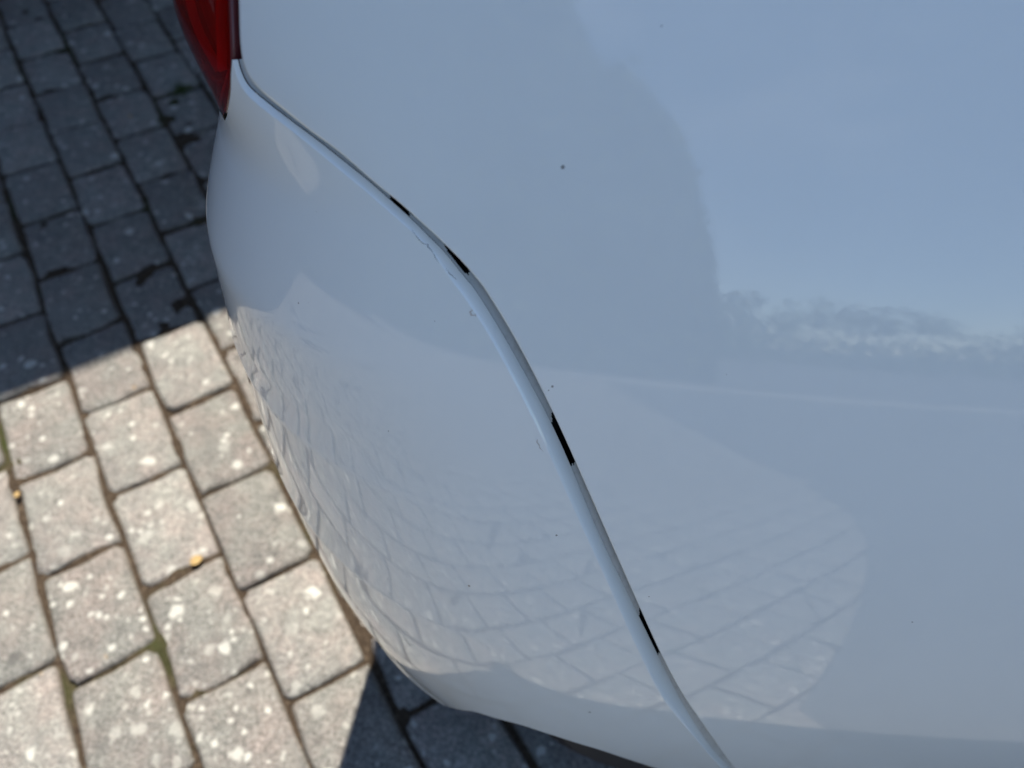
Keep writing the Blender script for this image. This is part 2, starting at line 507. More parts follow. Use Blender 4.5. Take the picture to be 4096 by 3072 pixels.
SEAM_MID = [(-0.1031, 0.9187), (-0.1046, 0.9133), (-0.1031, 0.9093), (-0.0998, 0.9070), (-0.0946, 0.9050), (-0.0846, 0.9004), (-0.0751, 0.8950), (-0.0674, 0.8898), (-0.0619, 0.8845), (-0.0515, 0.8754), (-0.0433, 0.8675), (-0.0320, 0.8570), (-0.0259, 0.8493), (-0.0178, 0.8365), (-0.0126, 0.8241), (-0.0111, 0.8186), (-0.0064, 0.8047), (-0.0082, 0.7826), (-0.0170, 0.7547), (-0.0281, 0.7202), (-0.0323, 0.6848), (-0.0346, 0.6437), (-0.0364, 0.6017), (-0.0322, 0.5606), (-0.0238, 0.5182), (-0.0157, 0.4786), (-0.0098, 0.4277)]
SEAM_BUMPER = [(-0.1049, 0.9177), (-0.1059, 0.9144), (-0.1065, 0.9104), (-0.1065, 0.9067), (-0.1023, 0.9045), (-0.0955, 0.9020), (-0.0880, 0.8989), (-0.0786, 0.8935), (-0.0736, 0.8891), (-0.0641, 0.8814), (-0.0554, 0.8738), (-0.0463, 0.8670), (-0.0361, 0.8575), (-0.0302, 0.8460), (-0.0224, 0.8365), (-0.0177, 0.8263), (-0.0146, 0.8147), (-0.0115, 0.8041), (-0.0130, 0.7879), (-0.0206, 0.7625), (-0.0287, 0.7395), (-0.0323, 0.7238), (-0.0370, 0.6918), (-0.0419, 0.6471), (-0.0447, 0.6004), (-0.0429, 0.5735), (-0.0386, 0.5541), (-0.0313, 0.5332), (-0.0225, 0.4993), (-0.0114, 0.4470)]
LIGHT_EDGE = [(-0.1003, 0.9389), (-0.1014, 0.9312), (-0.1036, 0.9230), (-0.1066, 0.9161), (-0.1127, 0.9082), (-0.1227, 0.9005), (-0.1329, 0.8939), (-0.1456, 0.8863)]
BUMPER_BOTTOM = [(-0.2610, 0.3941), (-0.2469, 0.4141), (-0.2034, 0.4612), (-0.1614, 0.4747), (-0.1361, 0.4698), (-0.1032, 0.4566), (-0.0836, 0.4401), (-0.0680, 0.4251)]
_zf = np.arange(.40, 1.0801, .001)
_xf = np.interp(_zf, np.arange(.40, 1.081, .01)[:len(XC)], XC)
def _gs(v, s):
    n = int(4 * s); k = np.exp(-.5 * (np.arange(-n, n + 1) / s) ** 2); k /= k.sum()
    return np.convolve(np.pad(v, n, mode='reflect', reflect_type='odd'), k, 'valid')
_w = np.clip((_zf - .72) / .06, 0, 1); _w = _w * _w * (3 - 2 * _w)
_xf = _w * _gs(_xf, 3.5) + (1 - _w) * _gs(_xf, 26.)
def XCf(z): return np.interp(z, _zf, _xf)
def rad(z): return np.interp(z, [.1, .25, .4, .6, .72, .80, .86, .93, 1.0, 1.1], [.30, .30, .29, .26, .21, .155, .125, .115, .11, .11])
_sg = np.linspace(0, 3.2, 3201); _u = np.clip(_sg / .8, 0, 1); _kap = _u * _u * (3 - 2 * _u)
_psi = np.minimum(np.concatenate([[0], np.cumsum((_kap[1:] + _kap[:-1]) / 2 * np.diff(_sg))]), np.radians(95))
_mid = (_psi[1:] + _psi[:-1]) / 2
_CX = np.concatenate([[0], np.cumsum(np.cos(_mid) * np.diff(_sg))])
_CY = np.concatenate([[0], np.cumsum(np.sin(_mid) * np.diff(_sg))])
def S(q, z, d=0.0):
    q = np.asarray(q, float); z = np.asarray(z, float)
    x0 = XCf(z); r = rad(z); sl = -.11 + .22 * np.minimum(x0, .5)
    ln = np.sqrt(1 + sl * sl); tx, ty = -1 / ln, -sl / ln; nx, ny = sl / ln * -1, 1 / ln
    nx, ny = -ty, tx
    fl = np.where(ny < 0, -1, 1); nx, ny = nx * fl, ny * fl
    sig = np.maximum(-q / r, 0)
    cx = np.interp(sig, _sg, _CX) + np.maximum(sig - 3.2, 0) * np.cos(_psi[-1])
    cy = np.interp(sig, _sg, _CY) + np.maximum(sig - 3.2, 0) * np.sin(_psi[-1])
    qq = np.maximum(q, 0)
    x = x0 + qq + r * (cx * tx + cy * nx)
    y = yside(x0 + qq, z) + r * (cx * ty + cy * ny)
    P = np.stack([x, y, z + 0 * x], -1)
    if np.any(d):
        P = P - NRM(q, z) * np.asarray(d)[..., None]
    return P
def NRM(q, z):
    e = 4e-4
    a = S(q + e, z) - S(q - e, z); b = S(q, z + e) - S(q, z - e)
    n = np.cross(a, b); n /= np.linalg.norm(n, axis=-1)[..., None]
    return n

def inside(P, poly):
    x, y = P[:, 0], P[:, 1]; c = np.zeros(len(P), bool); n = len(poly)
    for i in range(n):
        x1, y1 = poly[i]; x2, y2 = poly[(i + 1) % n]
        if y1 == y2: continue
        k = ((y1 > y) != (y2 > y)) & (x < (x2 - x1) * (y - y1) / (y2 - y1) + x1)
        c ^= k
    return c

def dist_poly(P, poly):
    d = np.full(len(P), 9.0)
    for i in range(len(poly)):
        a = poly[i]; b = poly[(i + 1) % len(poly)]; ab = b - a; L2 = (ab @ ab) or 1e-12
        t = np.clip(((P - a) @ ab) / L2, 0, 1)
        d = np.minimum(d, np.linalg.norm(P - (a + t[:, None] * ab), axis=1))
    return d

def skin_patch(poly, grid, coarse_q=None):
    """triangulate a region of the body skin given by its outline in (q, z)"""
    poly = np.array(poly, float)
    lo, hi = poly.min(0), poly.max(0)
    gq = np.arange(lo[0], hi[0], grid); gz = np.arange(lo[1], hi[1], grid)
    if coarse_q is not None:
        f = gq[(gq > coarse_q[0]) & (gq < coarse_q[1])]
        a = np.arange(lo[0], coarse_q[0], 0.04); b = np.arange(coarse_q[1], hi[0], 0.04)
        gq = np.concatenate([a, f, b])
    A, B = np.meshgrid(gq, gz); P = np.column_stack([A.ravel(), B.ravel()])
    P[:, 0] += (np.round((P[:, 1] - lo[1]) / grid) % 2) * grid * 0.5
    P = P[inside(P, poly)]
    P = P[dist_poly(P, poly) > grid * 0.45]
    V = [Vector((float(a), float(b))) for a, b in np.vstack([poly, P])]
    n = len(poly)
    r = delaunay_2d_cdt(V, [], [list(range(n))], 1, 1e-6)
    uv = np.array([(v.x, v.y) for v in r[0]]); F = [tuple(f) for f in r[2]]
    return uv, F

def orient(V, F, N):
    out = []
    for f in F:
        a, b, c = V[f[0]], V[f[1]], V[f[2]]
        g = np.cross(b - a, c - a)
        out.append(tuple(f) if g @ N[f[0]] >= 0 else tuple(reversed(f)))
    return out

class Skin:
    """collects patches and swept edges with exact normals into one part"""
    def __init__(self): self.V, self.N, self.F, self.k = [], [], [], 0
    def add(self, V, F, N):
        F = orient(V, F, N)
        self.F += [tuple(i + self.k for i in f) for f in F]
        self.V.append(V); self.N.append(N); self.k += len(V)
    def patch(self, poly, grid, coarse_q=None, d=0.0):
        uv, F = skin_patch(poly, grid, coarse_q)
        N = NRM(uv[:, 0], uv[:, 1]); self.add(S(uv[:, 0], uv[:, 1]) - N * d, F, N)
    def sweep(self, P, N, E, prof, keep=None):
        """prof: list of (c, d, a, b): P + c E - d N, normal a E + b N; c, d may be arrays along the edge"""
        n = len(P); V = []; NN = []
        for c, d, a, b in prof:
            c = np.broadcast_to(c, n)[:, None]; d = np.broadcast_to(d, n)[:, None]
            V.append(P + c * E - d * N); w = a * E + b * N; NN.append(w / np.linalg.norm(w, axis=1)[:, None])
        F = []
        for k in range(len(prof) - 1):
            for i in range(n - 1):
                if keep is not None and not keep(k, i): continue
                F.append((k * n + i, k * n + i + 1, (k + 1) * n + i + 1, (k + 1) * n + i))
        self.add(np.vstack(V), F, np.vstack(NN))
    def build(self, name, mat, parent):
        return pymesh(name, np.vstack(self.V), self.F, mat, parent, True, np.vstack(self.N))

car = empty('car', (0.9, 1.05, 0))
CARLOC = np.array([0.9, 1.05, 0])
tag(car, 'white car parked on the paving with its rear corner close to the camera', 'car')
_old_pymesh = pymesh
def car_mesh(name, verts, faces, mat, parent, smooth=True, normals=None):
    V = np.array(verts, float)
    if parent is car: V = V - CARLOC
    return _old_pymesh(name, V, faces, mat, parent, smooth, normals)
def pymesh(name, verts, faces, mat, parent=None, smooth=True, normals=None):
    V = np.array(verts, float)
    r = parent
    while r is not None:
        if r is car: V = V - CARLOC; break
        r = r.parent
    return _old_pymesh(name, V, faces, mat, parent, smooth, normals)
YC = 1.05                                                     # the car's centre line
def mirror(V): W = np.array(V, float); W[:, 1] = 2 * YC - W[:, 1]; return W

# seam: panel edge (upper) and start of the bumper's rolled edge (lower), in (q, z)
NS = 720
QD = -0.0020                                                  # the panel stands this far proud of the bumper
Qfull = chain(SEAM_PANEL, step=0.0012, smooth=6)
Qtop = chain([(-0.0827, 1.04), (-0.0897, 0.985), (-0.0929, 0.958)] + SEAM_PANEL[:4], step=0.003, smooth=3)
def to_q(x, z):
    """skin coordinate of the point at a given x and height"""
    lo, hi = np.full(len(x), -0.30), np.full(len(x), 0.60)
    for _ in range(50):
        md = (lo + hi) / 2; below = S(md, z)[:, 0] < x
        lo = np.where(below, md, lo); hi = np.where(below, hi, md)
    return (lo + hi) / 2
def seam_curve(pts):
    """an even, easy curve through the measured points, worked in x and z"""
    p = np.array(pts, float); xz = S(p[:, 0], p[:, 1])[:, [0, 2]]
    C = chain(xz, n=NS, smooth=40)
    for _ in range(700):
        C[150:-1] = (C[149:-2] + 2 * C[150:-1] + C[151:]) / 4
    return np.column_stack([to_q(C[:, 0], C[:, 1]), C[:, 1]])
Qs = seam_curve(SEAM_PANEL[3:] + [(0.008, 0.40)])
Ps = seam_curve(SEAM_BUMPER + [(-0.004, 0.40)])
Ms = seam_curve(SEAM_MID + [(0.0, 0.395)])
def edge_frame(C, side, d=0.0):
    """points, normals and in-surface direction pointing to the given side of the edge"""
    N = NRM(C[:, 0], C[:, 1]); P = S(C[:, 0], C[:, 1]) - N * d
    T = np.gradient(P, axis=0); T /= np.linalg.norm(T, axis=1)[:, None]
    E = np.cross(N, T); E /= np.linalg.norm(E, axis=1)[:, None]
    return P, N, E * side

# --- quarter panel
quarter = Skin()
edge = np.vstack([Qtop[:-1], Qs])                             # from the top down
Pq, Nq, Eq = edge_frame(edge, 1)
mid_ = len(edge) // 2
if (Eq[mid_] @ (S(Ps[NS // 2, 0], Ps[NS // 2, 1]) - S(Qs[NS // 2, 0], Qs[NS // 2, 1]))) < 0: Eq = -Eq
tlen = len(Qtop) - 1
re = np.where(np.arange(len(edge)) < tlen, 0.0042, 0.0)
tail = np.clip((np.arange(len(edge)) - tlen) / 78.0, 0, 1)
re = 0.0011 + (0.0042 - 0.0011) * (1 - tail) ** 1.5           # soft roll beside the lamp, crisp along the bumper
De = np.gradient(edge, axis=0); De /= np.linalg.norm(De, axis=1)[:, None]
En = np.column_stack([De[:, 1], -De[:, 0]])                   # (q, z) normal
if En[mid_, 0] * (Ps[NS // 2, 0] - Qs[NS // 2, 0]) + En[mid_, 1] * (Ps[NS // 2, 1] - Qs[NS // 2, 1]) < 0: En = -En
inner = edge - En * re[:, None]
XF = 1.30
def arch_z(x): return 0.40 + 0.075 * np.exp(-((x - 0.40) / 0.17) ** 2)
bx = np.linspace(0.215, 1.0, 26)
bottom = [(x - XCf(arch_z(x)), arch_z(x)) for x in bx] + [(1.30 - XCf(.40), 0.40)]
rightz = np.linspace(0.42, 1.02, 16)
right = [(XF - XCf(z), z) for z in rightz]
top = [(q, 1.04) for q in np.linspace(XF - XCf(1.04), inner[0, 0] + 0.01, 60)]
poly = list(map(tuple, inner)) + bottom + right + top
quarter.patch(poly, 0.009, (-0.3, 0.48), d=QD)
prof = [(0, 0, 0, 1)]
Ni = NRM(inner[:, 0], inner[:, 1]); Pi = S(inner[:, 0], inner[:, 1]) - Ni * QD
for a in (22, 45, 68, 90):
    t = math.radians(a); prof.append((re * math.sin(t), re * (1 - math.cos(t)), math.sin(t), math.cos(t)))
prof.append((re, re + 0.0060, 1, 0.0))
quarter.sweep(Pi, Ni, Eq, prof)
quarter_panel = quarter.build('quarter_panel', PAINT, car)
quarter_panel['label'] = 'smooth white rear quarter panel above the seam'

# --- rear bumper: skin, rolled edge along the seam
bump = Skin()
Lc = chain(LIGHT_EDGE[3:], step=0.004, smooth=2) + np.array([-0.0004, -0.0014])
Bt = chain([(-0.42, 0.385), (-0.30, 0.386)] + BUMPER_BOTTOM + [(-0.045, 0.405), (-0.004, 0.40)], step=0.006, smooth=2)
QR = -1.08
rear_edge = [(-0.1620, 0.8768), (-0.19, 0.869), (-0.24, 0.865), (-0.32, 0.863), (-0.42, 0.862)] + [(q, 0.862) for q in np.arange(-0.48, QR, -0.05)]
rear_low = [(QR, z) for z in np.linspace(0.84, 0.40, 12)] + [(q, 0.385) for q in np.arange(QR + 0.02, -0.44, 0.05)]
bpoly = list(map(tuple, Ps[::-1])) + list(map(tuple, Lc)) + rear_edge + rear_low + list(map(tuple, Bt))
clean = [bpoly[0]]
for p in bpoly[1:]:
    if math.hypot(p[0] - clean[-1][0], p[1] - clean[-1][1]) > 0.0006: clean.append(p)
bump.patch(clean[:-1], 0.0075, (-0.42, 0.2))
Pb, Nb, Eb = edge_frame(Ps, 1)
Qp = S(Qs[:, 0], Qs[:, 1]); Mp = S(Ms[:, 0], Ms[:, 1])
if (Eb[NS // 2] @ (Qp[NS // 2] - Pb[NS // 2])) < 0: Eb = -Eb
def across(A):
    """distance from the bumper's edge to another edge, measured square across the gap"""
    g = np.empty(NS)
    for i in range(NS):
        j0, j1 = max(0, i - 70), min(NS, i + 71)
        D = A[j0:j1] - Pb[i]
        T_ = np.cross(Eb[i], Nb[i])
        g[i] = (D @ Eb[i])[np.argmin(np.abs(D @ T_))]
    g = np.convolve(np.pad(g, 15, mode='edge'), np.ones(31) / 31, 'valid')
    return g
gap = np.clip(across(Qp), 0.0030, 0.02)
s_ = np.linspace(0, 1, NS)
rd = np.interp(Ps[:, 1], [.74, .80, .835, .87, .895, .915], [.005, .0045, .0036, .003, .0021, .0012])   # depth of the roll
rw = np.clip(across(Mp) * 1.22, 0.0016, 0.010)                        # its width
rw = np.minimum(rw, gap * 0.70)
prof = []
for k in range(13):
    t = k / 12.0                                              # soft shoulder, then an even bevel down to the gap
    dd = t - 0.12 * (1 - math.exp(-t / 0.12))                 # quick shoulder, then a straight chamfer
    slp = 1 - math.exp(-t / 0.12)
    prof.append((rw * t, rd * dd / 0.88, slp * 1.3, 1.0))
bump.sweep(Pb, Nb, Eb, prof)
# bottom lip of the bumper
Pl, Nl, El = edge_frame(Bt, 1)
if El[len(Bt) // 2][2] > 0: El = -El
bump.sweep(Pl, Nl, El, [(0, 0, 0, 1), (0.0018, 0.0006, 0.6, 0.8), (0.003, 0.003, 1, 0.0), (0.003, 0.03, 1, 0)])
bumper = bump.build('bumper', PAINT, car)
bumper['label'] = 'white rear bumper cover with a rolled upper edge'
# flange below the rolled edge, with real slots cut through it
fl = Skin()
slots = []
def s_of_px(z):                                               # seam position for a height
    return int(np.argmin(np.abs(Qs[:, 1] - z)))
for z1, z2, depth in ((0.9066, 0.9040, 2), (0.8835, 0.8757, 0), (0.8650, 0.8553, 1), (0.7902, 0.7628, 0), (0.6590, 0.6166, 0)):
    slots.append((s_of_px(z1), s_of_px(z2), depth))
fd = rd + 0.0007 * np.clip(1.3 - s_ * 2.2, 0.10, 1)
NR = 16
fprof = []
for k in range(NR + 1):
    t = k / NR
    fprof.append((rw * 0.985 + np.maximum(gap + 0.001 - rw * 0.985, 0.001) * t, fd + 0.0125 * t ** 1.35, 0.12, 1))
fprof.append((gap + 0.012, fd + 0.0135, 0, 1))
def keep(k, i):
    t = 1 - min(1.0, (k + 0.5) / NR)
    for a, b_, h in slots:
        sh = 8.0 * t
        if a + sh + 2.0 * (t > .8) <= i < b_ + sh - 2.0 * (t > .8) and (t < (0.88 if h == 1 else 0.8 if h == 2 else 0.97)): return False
    return True
fl.sweep(Pb, Nb, Eb, fprof, keep)
flange = fl.build('flange', GRIMY, bumper)
flange['label'] = 'inner white flange with black slots showing in the gap'
# scuffs and dried marks along the lip
SCUFF = plain('scuff_grey', (0.17, 0.165, 0.155), 0.8)
STAIN = plain('dried_brown_mark', (0.52, 0.47, 0.42), 0.7)
def mark(name, pts, width, mat, seed):
    rg_ = np.random.default_rng(seed)
    C = chain(pts, step=0.0008)
    C += rg_.normal(0, width * 0.35, C.shape)
    k = Skin(); P, N, E = edge_frame(C, 1)
    w_ = width * (0.35 + 0.65 * rg_.random(len(C))) * np.sin(np.linspace(0.25, math.pi - 0.25, len(C)))
    k.sweep(P + N * 0.00006, N, E, [(-w_ / 2, 0, -0.1, 1), (w_ / 2, 0, 0.1, 1)])
    return k.build(name, mat, bumper)
mark('scratch', [(-0.0462, 0.8677), (-0.0441, 0.8649), (-0.0417, 0.8629), (-0.0392, 0.8623), (-0.0377, 0.8596), (-0.0365, 0.8575), (-0.0353, 0.8555)], 0.0005, SCUFF, 1)
mark('scratch', [(-0.0327, 0.8537), (-0.0317, 0.8515), (-0.0306, 0.8508), (-0.0287, 0.8491)], 0.0004, SCUFF, 2)
mark('dried_mark', [(-0.0202, 0.775), (-0.0201, 0.774), (-0.0214, 0.7709), (-0.0221, 0.7682), (-0.0214, 0.7672)], 0.0008, STAIN, 3)
mark('dried_mark', [(-0.0242, 0.8367), (-0.0248, 0.835), (-0.0244, 0.8337), (-0.0233, 0.8331), (-0.0217, 0.8342)], 0.0011, STAIN, 4)
# far half of the bumper, mirrored
mv = [p for p in clean]
uvm, Fm = skin_patch([(-0.11, 0.86)] + [(-0.2, 0.862)] + rear_edge[1:] + rear_low + [(-0.30, 0.386), (0.0, 0.40)], 0.04)
Vm = mirror(S(uvm[:, 0], uvm[:, 1])); Nm = NRM(uvm[:, 0], uvm[:, 1]); Nm[:, 1] *= -1
pymesh('bumper', Vm, orient(Vm, Fm, Nm), PAINT, car, True, Nm)

# --- dark inner shell right behind the panels
inn = Skin()
inn.patch([(-0.9, 0.39), (-0.9, 1.02), (-0.2, 1.02), (XF - 0.05, 1.02), (XF - 0.05, 0.50), (0.6, 0.50), (0.05, 0.50), (-0.05, 0.46), (-0.2, 0.47)], 0.03, d=0.028)
inn.build('inner_shell', BLACK, car)

# --- tail lamp
def tail_light(mir):
    t = Skin()
    Le = chain([(-0.0890, 1.035), (-0.0955, 0.985), (-0.0985, 0.958)] + LIGHT_EDGE, step=0.004, smooth=2)
    back = [(-0.1620, 0.8790), (-0.19, 0.872), (-0.24, 0.868), (-0.40, 0.865), (-0.40, 0.95), (-0.40, 1.035)]
    po = list(map(tuple, Le)) + back
    po2 = chain(po + [po[0]], step=0.006)[:-1]
    t.patch(list(map(tuple, po)) , 0.007)
    h = Skin(); h.patch([(a * 1.0, b) for a, b in po], 0.010, d=0.012)
    return t, h, Le, po
t, h, Le, po = tail_light(False)
tl = t.build('tail_light', LENS, car)
tl['label'] = 'dark red tail lamp tapering to a point'
h.build('housing', HOUSING, tl)
w = Skin()
Pw, Nw, Ew = edge_frame(Le, 1)
if Ew[4][0] < 0: Ew = -Ew
w.sweep(Pw, Nw, Ew, [(0, 0, 0.1, 1), (0.0006, 0.0008, 0.7, 0.7), (0.0009, 0.003, 1, 0.1), (0.0012, 0.014, 1, 0)])
w.build('lens_rim', LENS_WALL, tl)
def strip(pts, width, d, name):
    C = chain(pts, step=0.004, smooth=2)
    k = Skin(); P, N, E = edge_frame(C, 1)
    P = P - N * d
    k.sweep(P, N, E, [(-width / 2, 0.004, -1, 0.1), (-width / 2, 0, -0.5, 1), (width / 2, 0, 0.5, 1), (width / 2, 0.004, 1, 0.1)])
    return k.build(name, GUIDE, tl)
strip([(-0.1429, 0.9009), (-0.1271, 0.9124), (-0.1215, 0.9240), (-0.1171, 0.9353)], 0.0022, 0.006, 'light_guide')
strip([(-0.1158, 0.9395), (-0.107, 0.965), (-0.090, 1.02)], 0.0022, 0.006, 'light_guide')
strip([(-0.1450, 0.9000), (-0.1505, 0.9035), (-0.1545, 0.9097), (-0.1580, 0.9160), (-0.1595, 0.9212), (-0.156, 0.945), (-0.14, 0.99)], 0.0012, 0.005, 'light_guide')
# far lamp
Nn_ = [n.copy() for n in t.N]; Vm2 = mirror(np.vstack(t.V)); Nm2 = np.vstack(t.N); Nm2 = Nm2.copy(); Nm2[:, 1] *= -1
pymesh('tail_light', Vm2, [tuple(reversed(f)) for f in t.F], plain('tail_red', (0.25, 0.005, 0.006), 0.1), car, True, Nm2)

# --- boot lid between the lamps, deck, cabin, doors: the rest of the car
bl = Skin(); bl.patch([(-0.403, 0.866), (-0.403, 1.04), (QR, 1.04), (QR, 0.866)], 0.03)
blo = bl.build('boot_lid', PAINT, car)
Vb = mirror(np.vstack(bl.V)); Nb2 = np.vstack(bl.N).copy(); Nb2[:, 1] *= -1
pymesh('boot_lid', Vb, [tuple(reversed(f)) for f in bl.F], PAINT, car, True, Nb2)

def side_part(name, x0, x1, z0, z1, far, mat=PAINT, arch=None):
    xs = np.arange(x0, x1 + 1e-6, (x1 - x0) / max(4, int((x1 - x0) / 0.05))); zs_ = np.linspace(z0, z1, 14)
    V, F = [], []
    for x in xs:
        zlo = z0
        if arch is not None:
            dx = abs(x - arch)
            if dx < 0.37: zlo = max(z0, 0.33 + math.sqrt(0.37 ** 2 - dx * dx))
        for k in range(14):
            z = zlo + (z1 - zlo) * k / 13
            y = float(yside(x, z)) + 0.05 * max(0, x - 3.0) ** 2
            V.append((x, y, z))
    n = 14
    for i in range(len(xs) - 1):
        for k in range(13):
            F.append((i * n + k, (i + 1) * n + k, (i + 1) * n + k + 1, i * n + k + 1))
    V = np.array(V)
    if far: V = mirror(V); F = [tuple(reversed(f)) for f in F]
    return pymesh(name, V, F, mat, car)
side_part('rear_door', 1.305, 2.20, 0.30, 1.04, False); side_part('front_door', 2.205, 3.10, 0.30, 1.04, False)
side_part('front_wing', 3.105, 4.25, 0.30, 0.98, False, arch=3.55)
side_part('quarter_panel', -0.02, 1.30, 0.40, 1.04, True, arch=0.39)
side_part('rear_door', 1.305, 2.20, 0.30, 1.04, True); side_part('front_door', 2.205, 3.10, 0.30, 1.04, True)
side_part('front_wing', 3.105, 4.25, 0.30, 0.98, True, arch=3.55)
def cross(x, zs_, ins):
    """half cross-section from the right shoulder to the centre line"""
    y0 = float(yside(x, 1.04)) + 0.05 * max(0, x - 3.0) ** 2
    return [(x, y0 + a * (YC - y0), z) for a, z in zip(ins, zs_)]
def loft(name, st, mat):
    V, F = [], []
    for s in st:
        full = s + [(p[0], 2 * YC - p[1], p[2]) for p in reversed(s[:-1])]
        V += full
    n = len(st[0]) * 2 - 1
    for i in range(len(st) - 1):
        for k in range(n - 1):
            F.append((i * n + k, i * n + k + 1, (i + 1) * n + k + 1, (i + 1) * n + k))
    return pymesh(name, V, F, mat, car)
I5 = [0, 0.05, 0.2, 0.5, 1.0]
y_r = float(S(-0.5, 1.04)[0])
RI = [0, .05, .2, .5, 1]
loft('cabin', [cross(-0.13, [1.04, 1.06, 1.40, 1.43, 1.44], [.03, .07, .2, .5, 1]), cross(0.3, [1.04, 1.065, 1.44, 1.475, 1.485], RI), cross(1.15, [1.04, 1.065, 1.45, 1.49, 1.50], RI), cross(1.7, [1.04, 1.065, 1.44, 1.485, 1.495], RI), cross(2.3, [1.04, 1.065, 1.40, 1.44, 1.45], [0, .05, .22, .5, 1])], PAINT)
rw_v = []
for z, x in ((1.045, -0.165), (1.22, -0.155), (1.40, -0.132), (1.44, -0.128)):
    for y in np.linspace(0.40, 2 * YC - 0.40, 9): rw_v.append((x + 0.05 * abs((y - YC) / 0.65) ** 3, y + (z - 1.04) * 0.25 * (YC - y), z))
pymesh('rear_window', rw_v, [(i * 9 + k + 1, i * 9 + k, (i + 1) * 9 + k, (i + 1) * 9 + k + 1) for i in range(3) for k in range(8)], GLASS, car)
loft('windscreen', [cross(2.3, [1.04, 1.065, 1.40, 1.44, 1.45], [0, .05, .22, .5, 1]), cross(3.1, [1.03, 1.04, 1.05, 1.055, 1.06], I5)], GLASS)
loft('bonnet', [cross(3.1, [1.03, 1.04, 1.05, 1.055, 1.06], I5), cross(3.8, [0.97, 0.98, 0.985, 0.99, 0.99], I5), cross(4.25, [0.86, 0.87, 0.875, 0.88, 0.88], I5)], PAINT)
for far in (0, 1):
    for (a, b) in ((0.25, 1.1), (1.2, 1.68), (1.72, 2.28)):
        q0 = []
        for x in (a, b):
            y0 = float(yside(x, 1.04))
            for f, z in ((.065, 1.10), (.18, 1.38)):
                yy = y0 + f * (YC - y0) - 0.012
                q0.append((x, yy if not far else 2 * YC - yy, z))
        pymesh('side_window', q0, [(0, 2, 3, 1)], GLASS, car, False)
fr = []
for z, xx in ((0.35, 4.30), (0.5, 4.36), (0.7, 4.34), (0.86, 4.25)):
    for y in np.linspace(0.22, 1.88, 9): fr.append((xx - 0.25 * ((y - YC) / 0.83) ** 4, y, z))
pymesh('front_bumper', fr, [(i * 9 + k, i * 9 + k + 1, (i + 1) * 9 + k + 1, (i + 1) * 9 + k) for i in range(3) for k in range(8)], PAINT, car)
v, f = box_data(-0.02, 4.15, 0.40, 1.70, 0.30, 0.36)
pymesh('underbody', v, f, BLACK, car, False)
v, f = box_data(0.0, 0.85, 0.205, 0.42, 0.70, 0.72)
pymesh('wheel_arch_liner', v, f, BLACK, car, False)

# wheels: tyre with cross-cut tread blocks, rim
def make_wheel(x, y, side):
    """side -1: outer face towards -y"""
    R0, Wd = 0.340, 0.215
    nseg = 156
    prof = [(-.50, .66), (-.52, .80), (-.50, .92), (-.46, .975), (-.40, 1.0), (-.22, 1.004), (-.20, .975), (-.16, .975), (-.14, 1.005), (.14, 1.005), (.16, .975), (.20, .975), (.22, 1.004), (.40, 1.0), (.46, .975), (.50, .92), (.52, .80), (.50, .66)]
    V, F = [], []
    n = len(prof)
    for i in range(nseg):
        a = 2 * math.pi * i / nseg
        cut = 0.93 if (i % 2) else 1.0
        for (py, pr) in prof:
            r = pr * R0 * (cut if pr > 0.97 else 1.0)
            V.append((r * math.cos(a), py * Wd * -side, r * math.sin(a)))
    for i in range(nseg):
        j = (i + 1) % nseg
        for k in range(n - 1):
            F.append((i * n + k, j * n + k, j * n + k + 1, i * n + k + 1))
    ty = _old_pymesh('wheel', V, F, RUBBER, car, False)
    ty.location = (x - CARLOC[0], y - CARLOC[1], R0)
    rv, rf = [], []
    rp = [(-.30, .66), (-.44, .64), (-.40, .60), (-.36, .20), (-.42, .12), (-.42, 0.001)]
    for i in range(40):
        a = 2 * math.pi * i / 40
        for (py, pr) in rp:
            sp = 0.10 if (i % 8) in (3, 4, 5) and 0.15 < pr < 0.61 else 0
            rv.append((pr * R0 * math.cos(a), (py + sp) * Wd * side, pr * R0 * math.sin(a)))
    for i in range(40):
        j = (i + 1) % 40
        for k in range(5): rf.append((i * 6 + k, j * 6 + k, j * 6 + k + 1, i * 6 + k + 1))
    _old_pymesh('rim', rv, rf, RIM, ty)
    return ty
make_wheel(0.365, 0.292, 1)
make_wheel(0.365, 2 * YC - 0.285, -1)
make_wheel(3.55, 0.29, 1)
make_wheel(3.55, 2 * YC - 0.29, -1)

# ------------------------------------------------------------------ small things on the paving
def leaf(x, y, z, s, rz, mat, label):
    V, F = [], []
    n = 7
    for i in range(n):
        t = i / (n - 1); w_ = s * 0.42 * math.sin(math.pi * (0.06 + 0.9 * t)) ** 0.8
        for k, e in enumerate((-1, 0, 1)):
            V.append(((t - 0.5) * s, e * w_ * (1 + 0.15 * math.sin(9 * t + e)), 0.12 * s * (e * e) + 0.10 * s * math.sin(5 * t)))
    for i in range(n - 1):
        for k in range(2): F.append((i * 3 + k, (i + 1) * 3 + k, (i + 1) * 3 + k + 1, i * 3 + k + 1))
    V2 = [(a, b, c + 0.0006) for a, b, c in V]
    m_ = len(V)
    F2 = F + [tuple(reversed([q + m_ for q in f])) for f in F]
    o = _old_pymesh('leaf_fragment', V + V2, F2, mat)
    o.location = (x, y, z); o.rotation_euler = (0, 0, rz)
    tag(o, label, 'leaf', 'dry leaf scraps on the paving')
    return o
LEAF = plain('dry_orange_leaf', (0.30, 0.20, 0.075), 0.8)
lx, ly = uv2xy(-0.137, 0.660); leaf(lx, ly, 0.003, 0.019, 0.9, LEAF, 'larger orange leaf scrap on a stone edge, nearer the bumper')
lx, ly = uv2xy(-0.346, 0.919); leaf(lx, ly, 0.001, 0.011, 1.7, LEAF, 'small orange leaf scrap in the joint at the left edge')
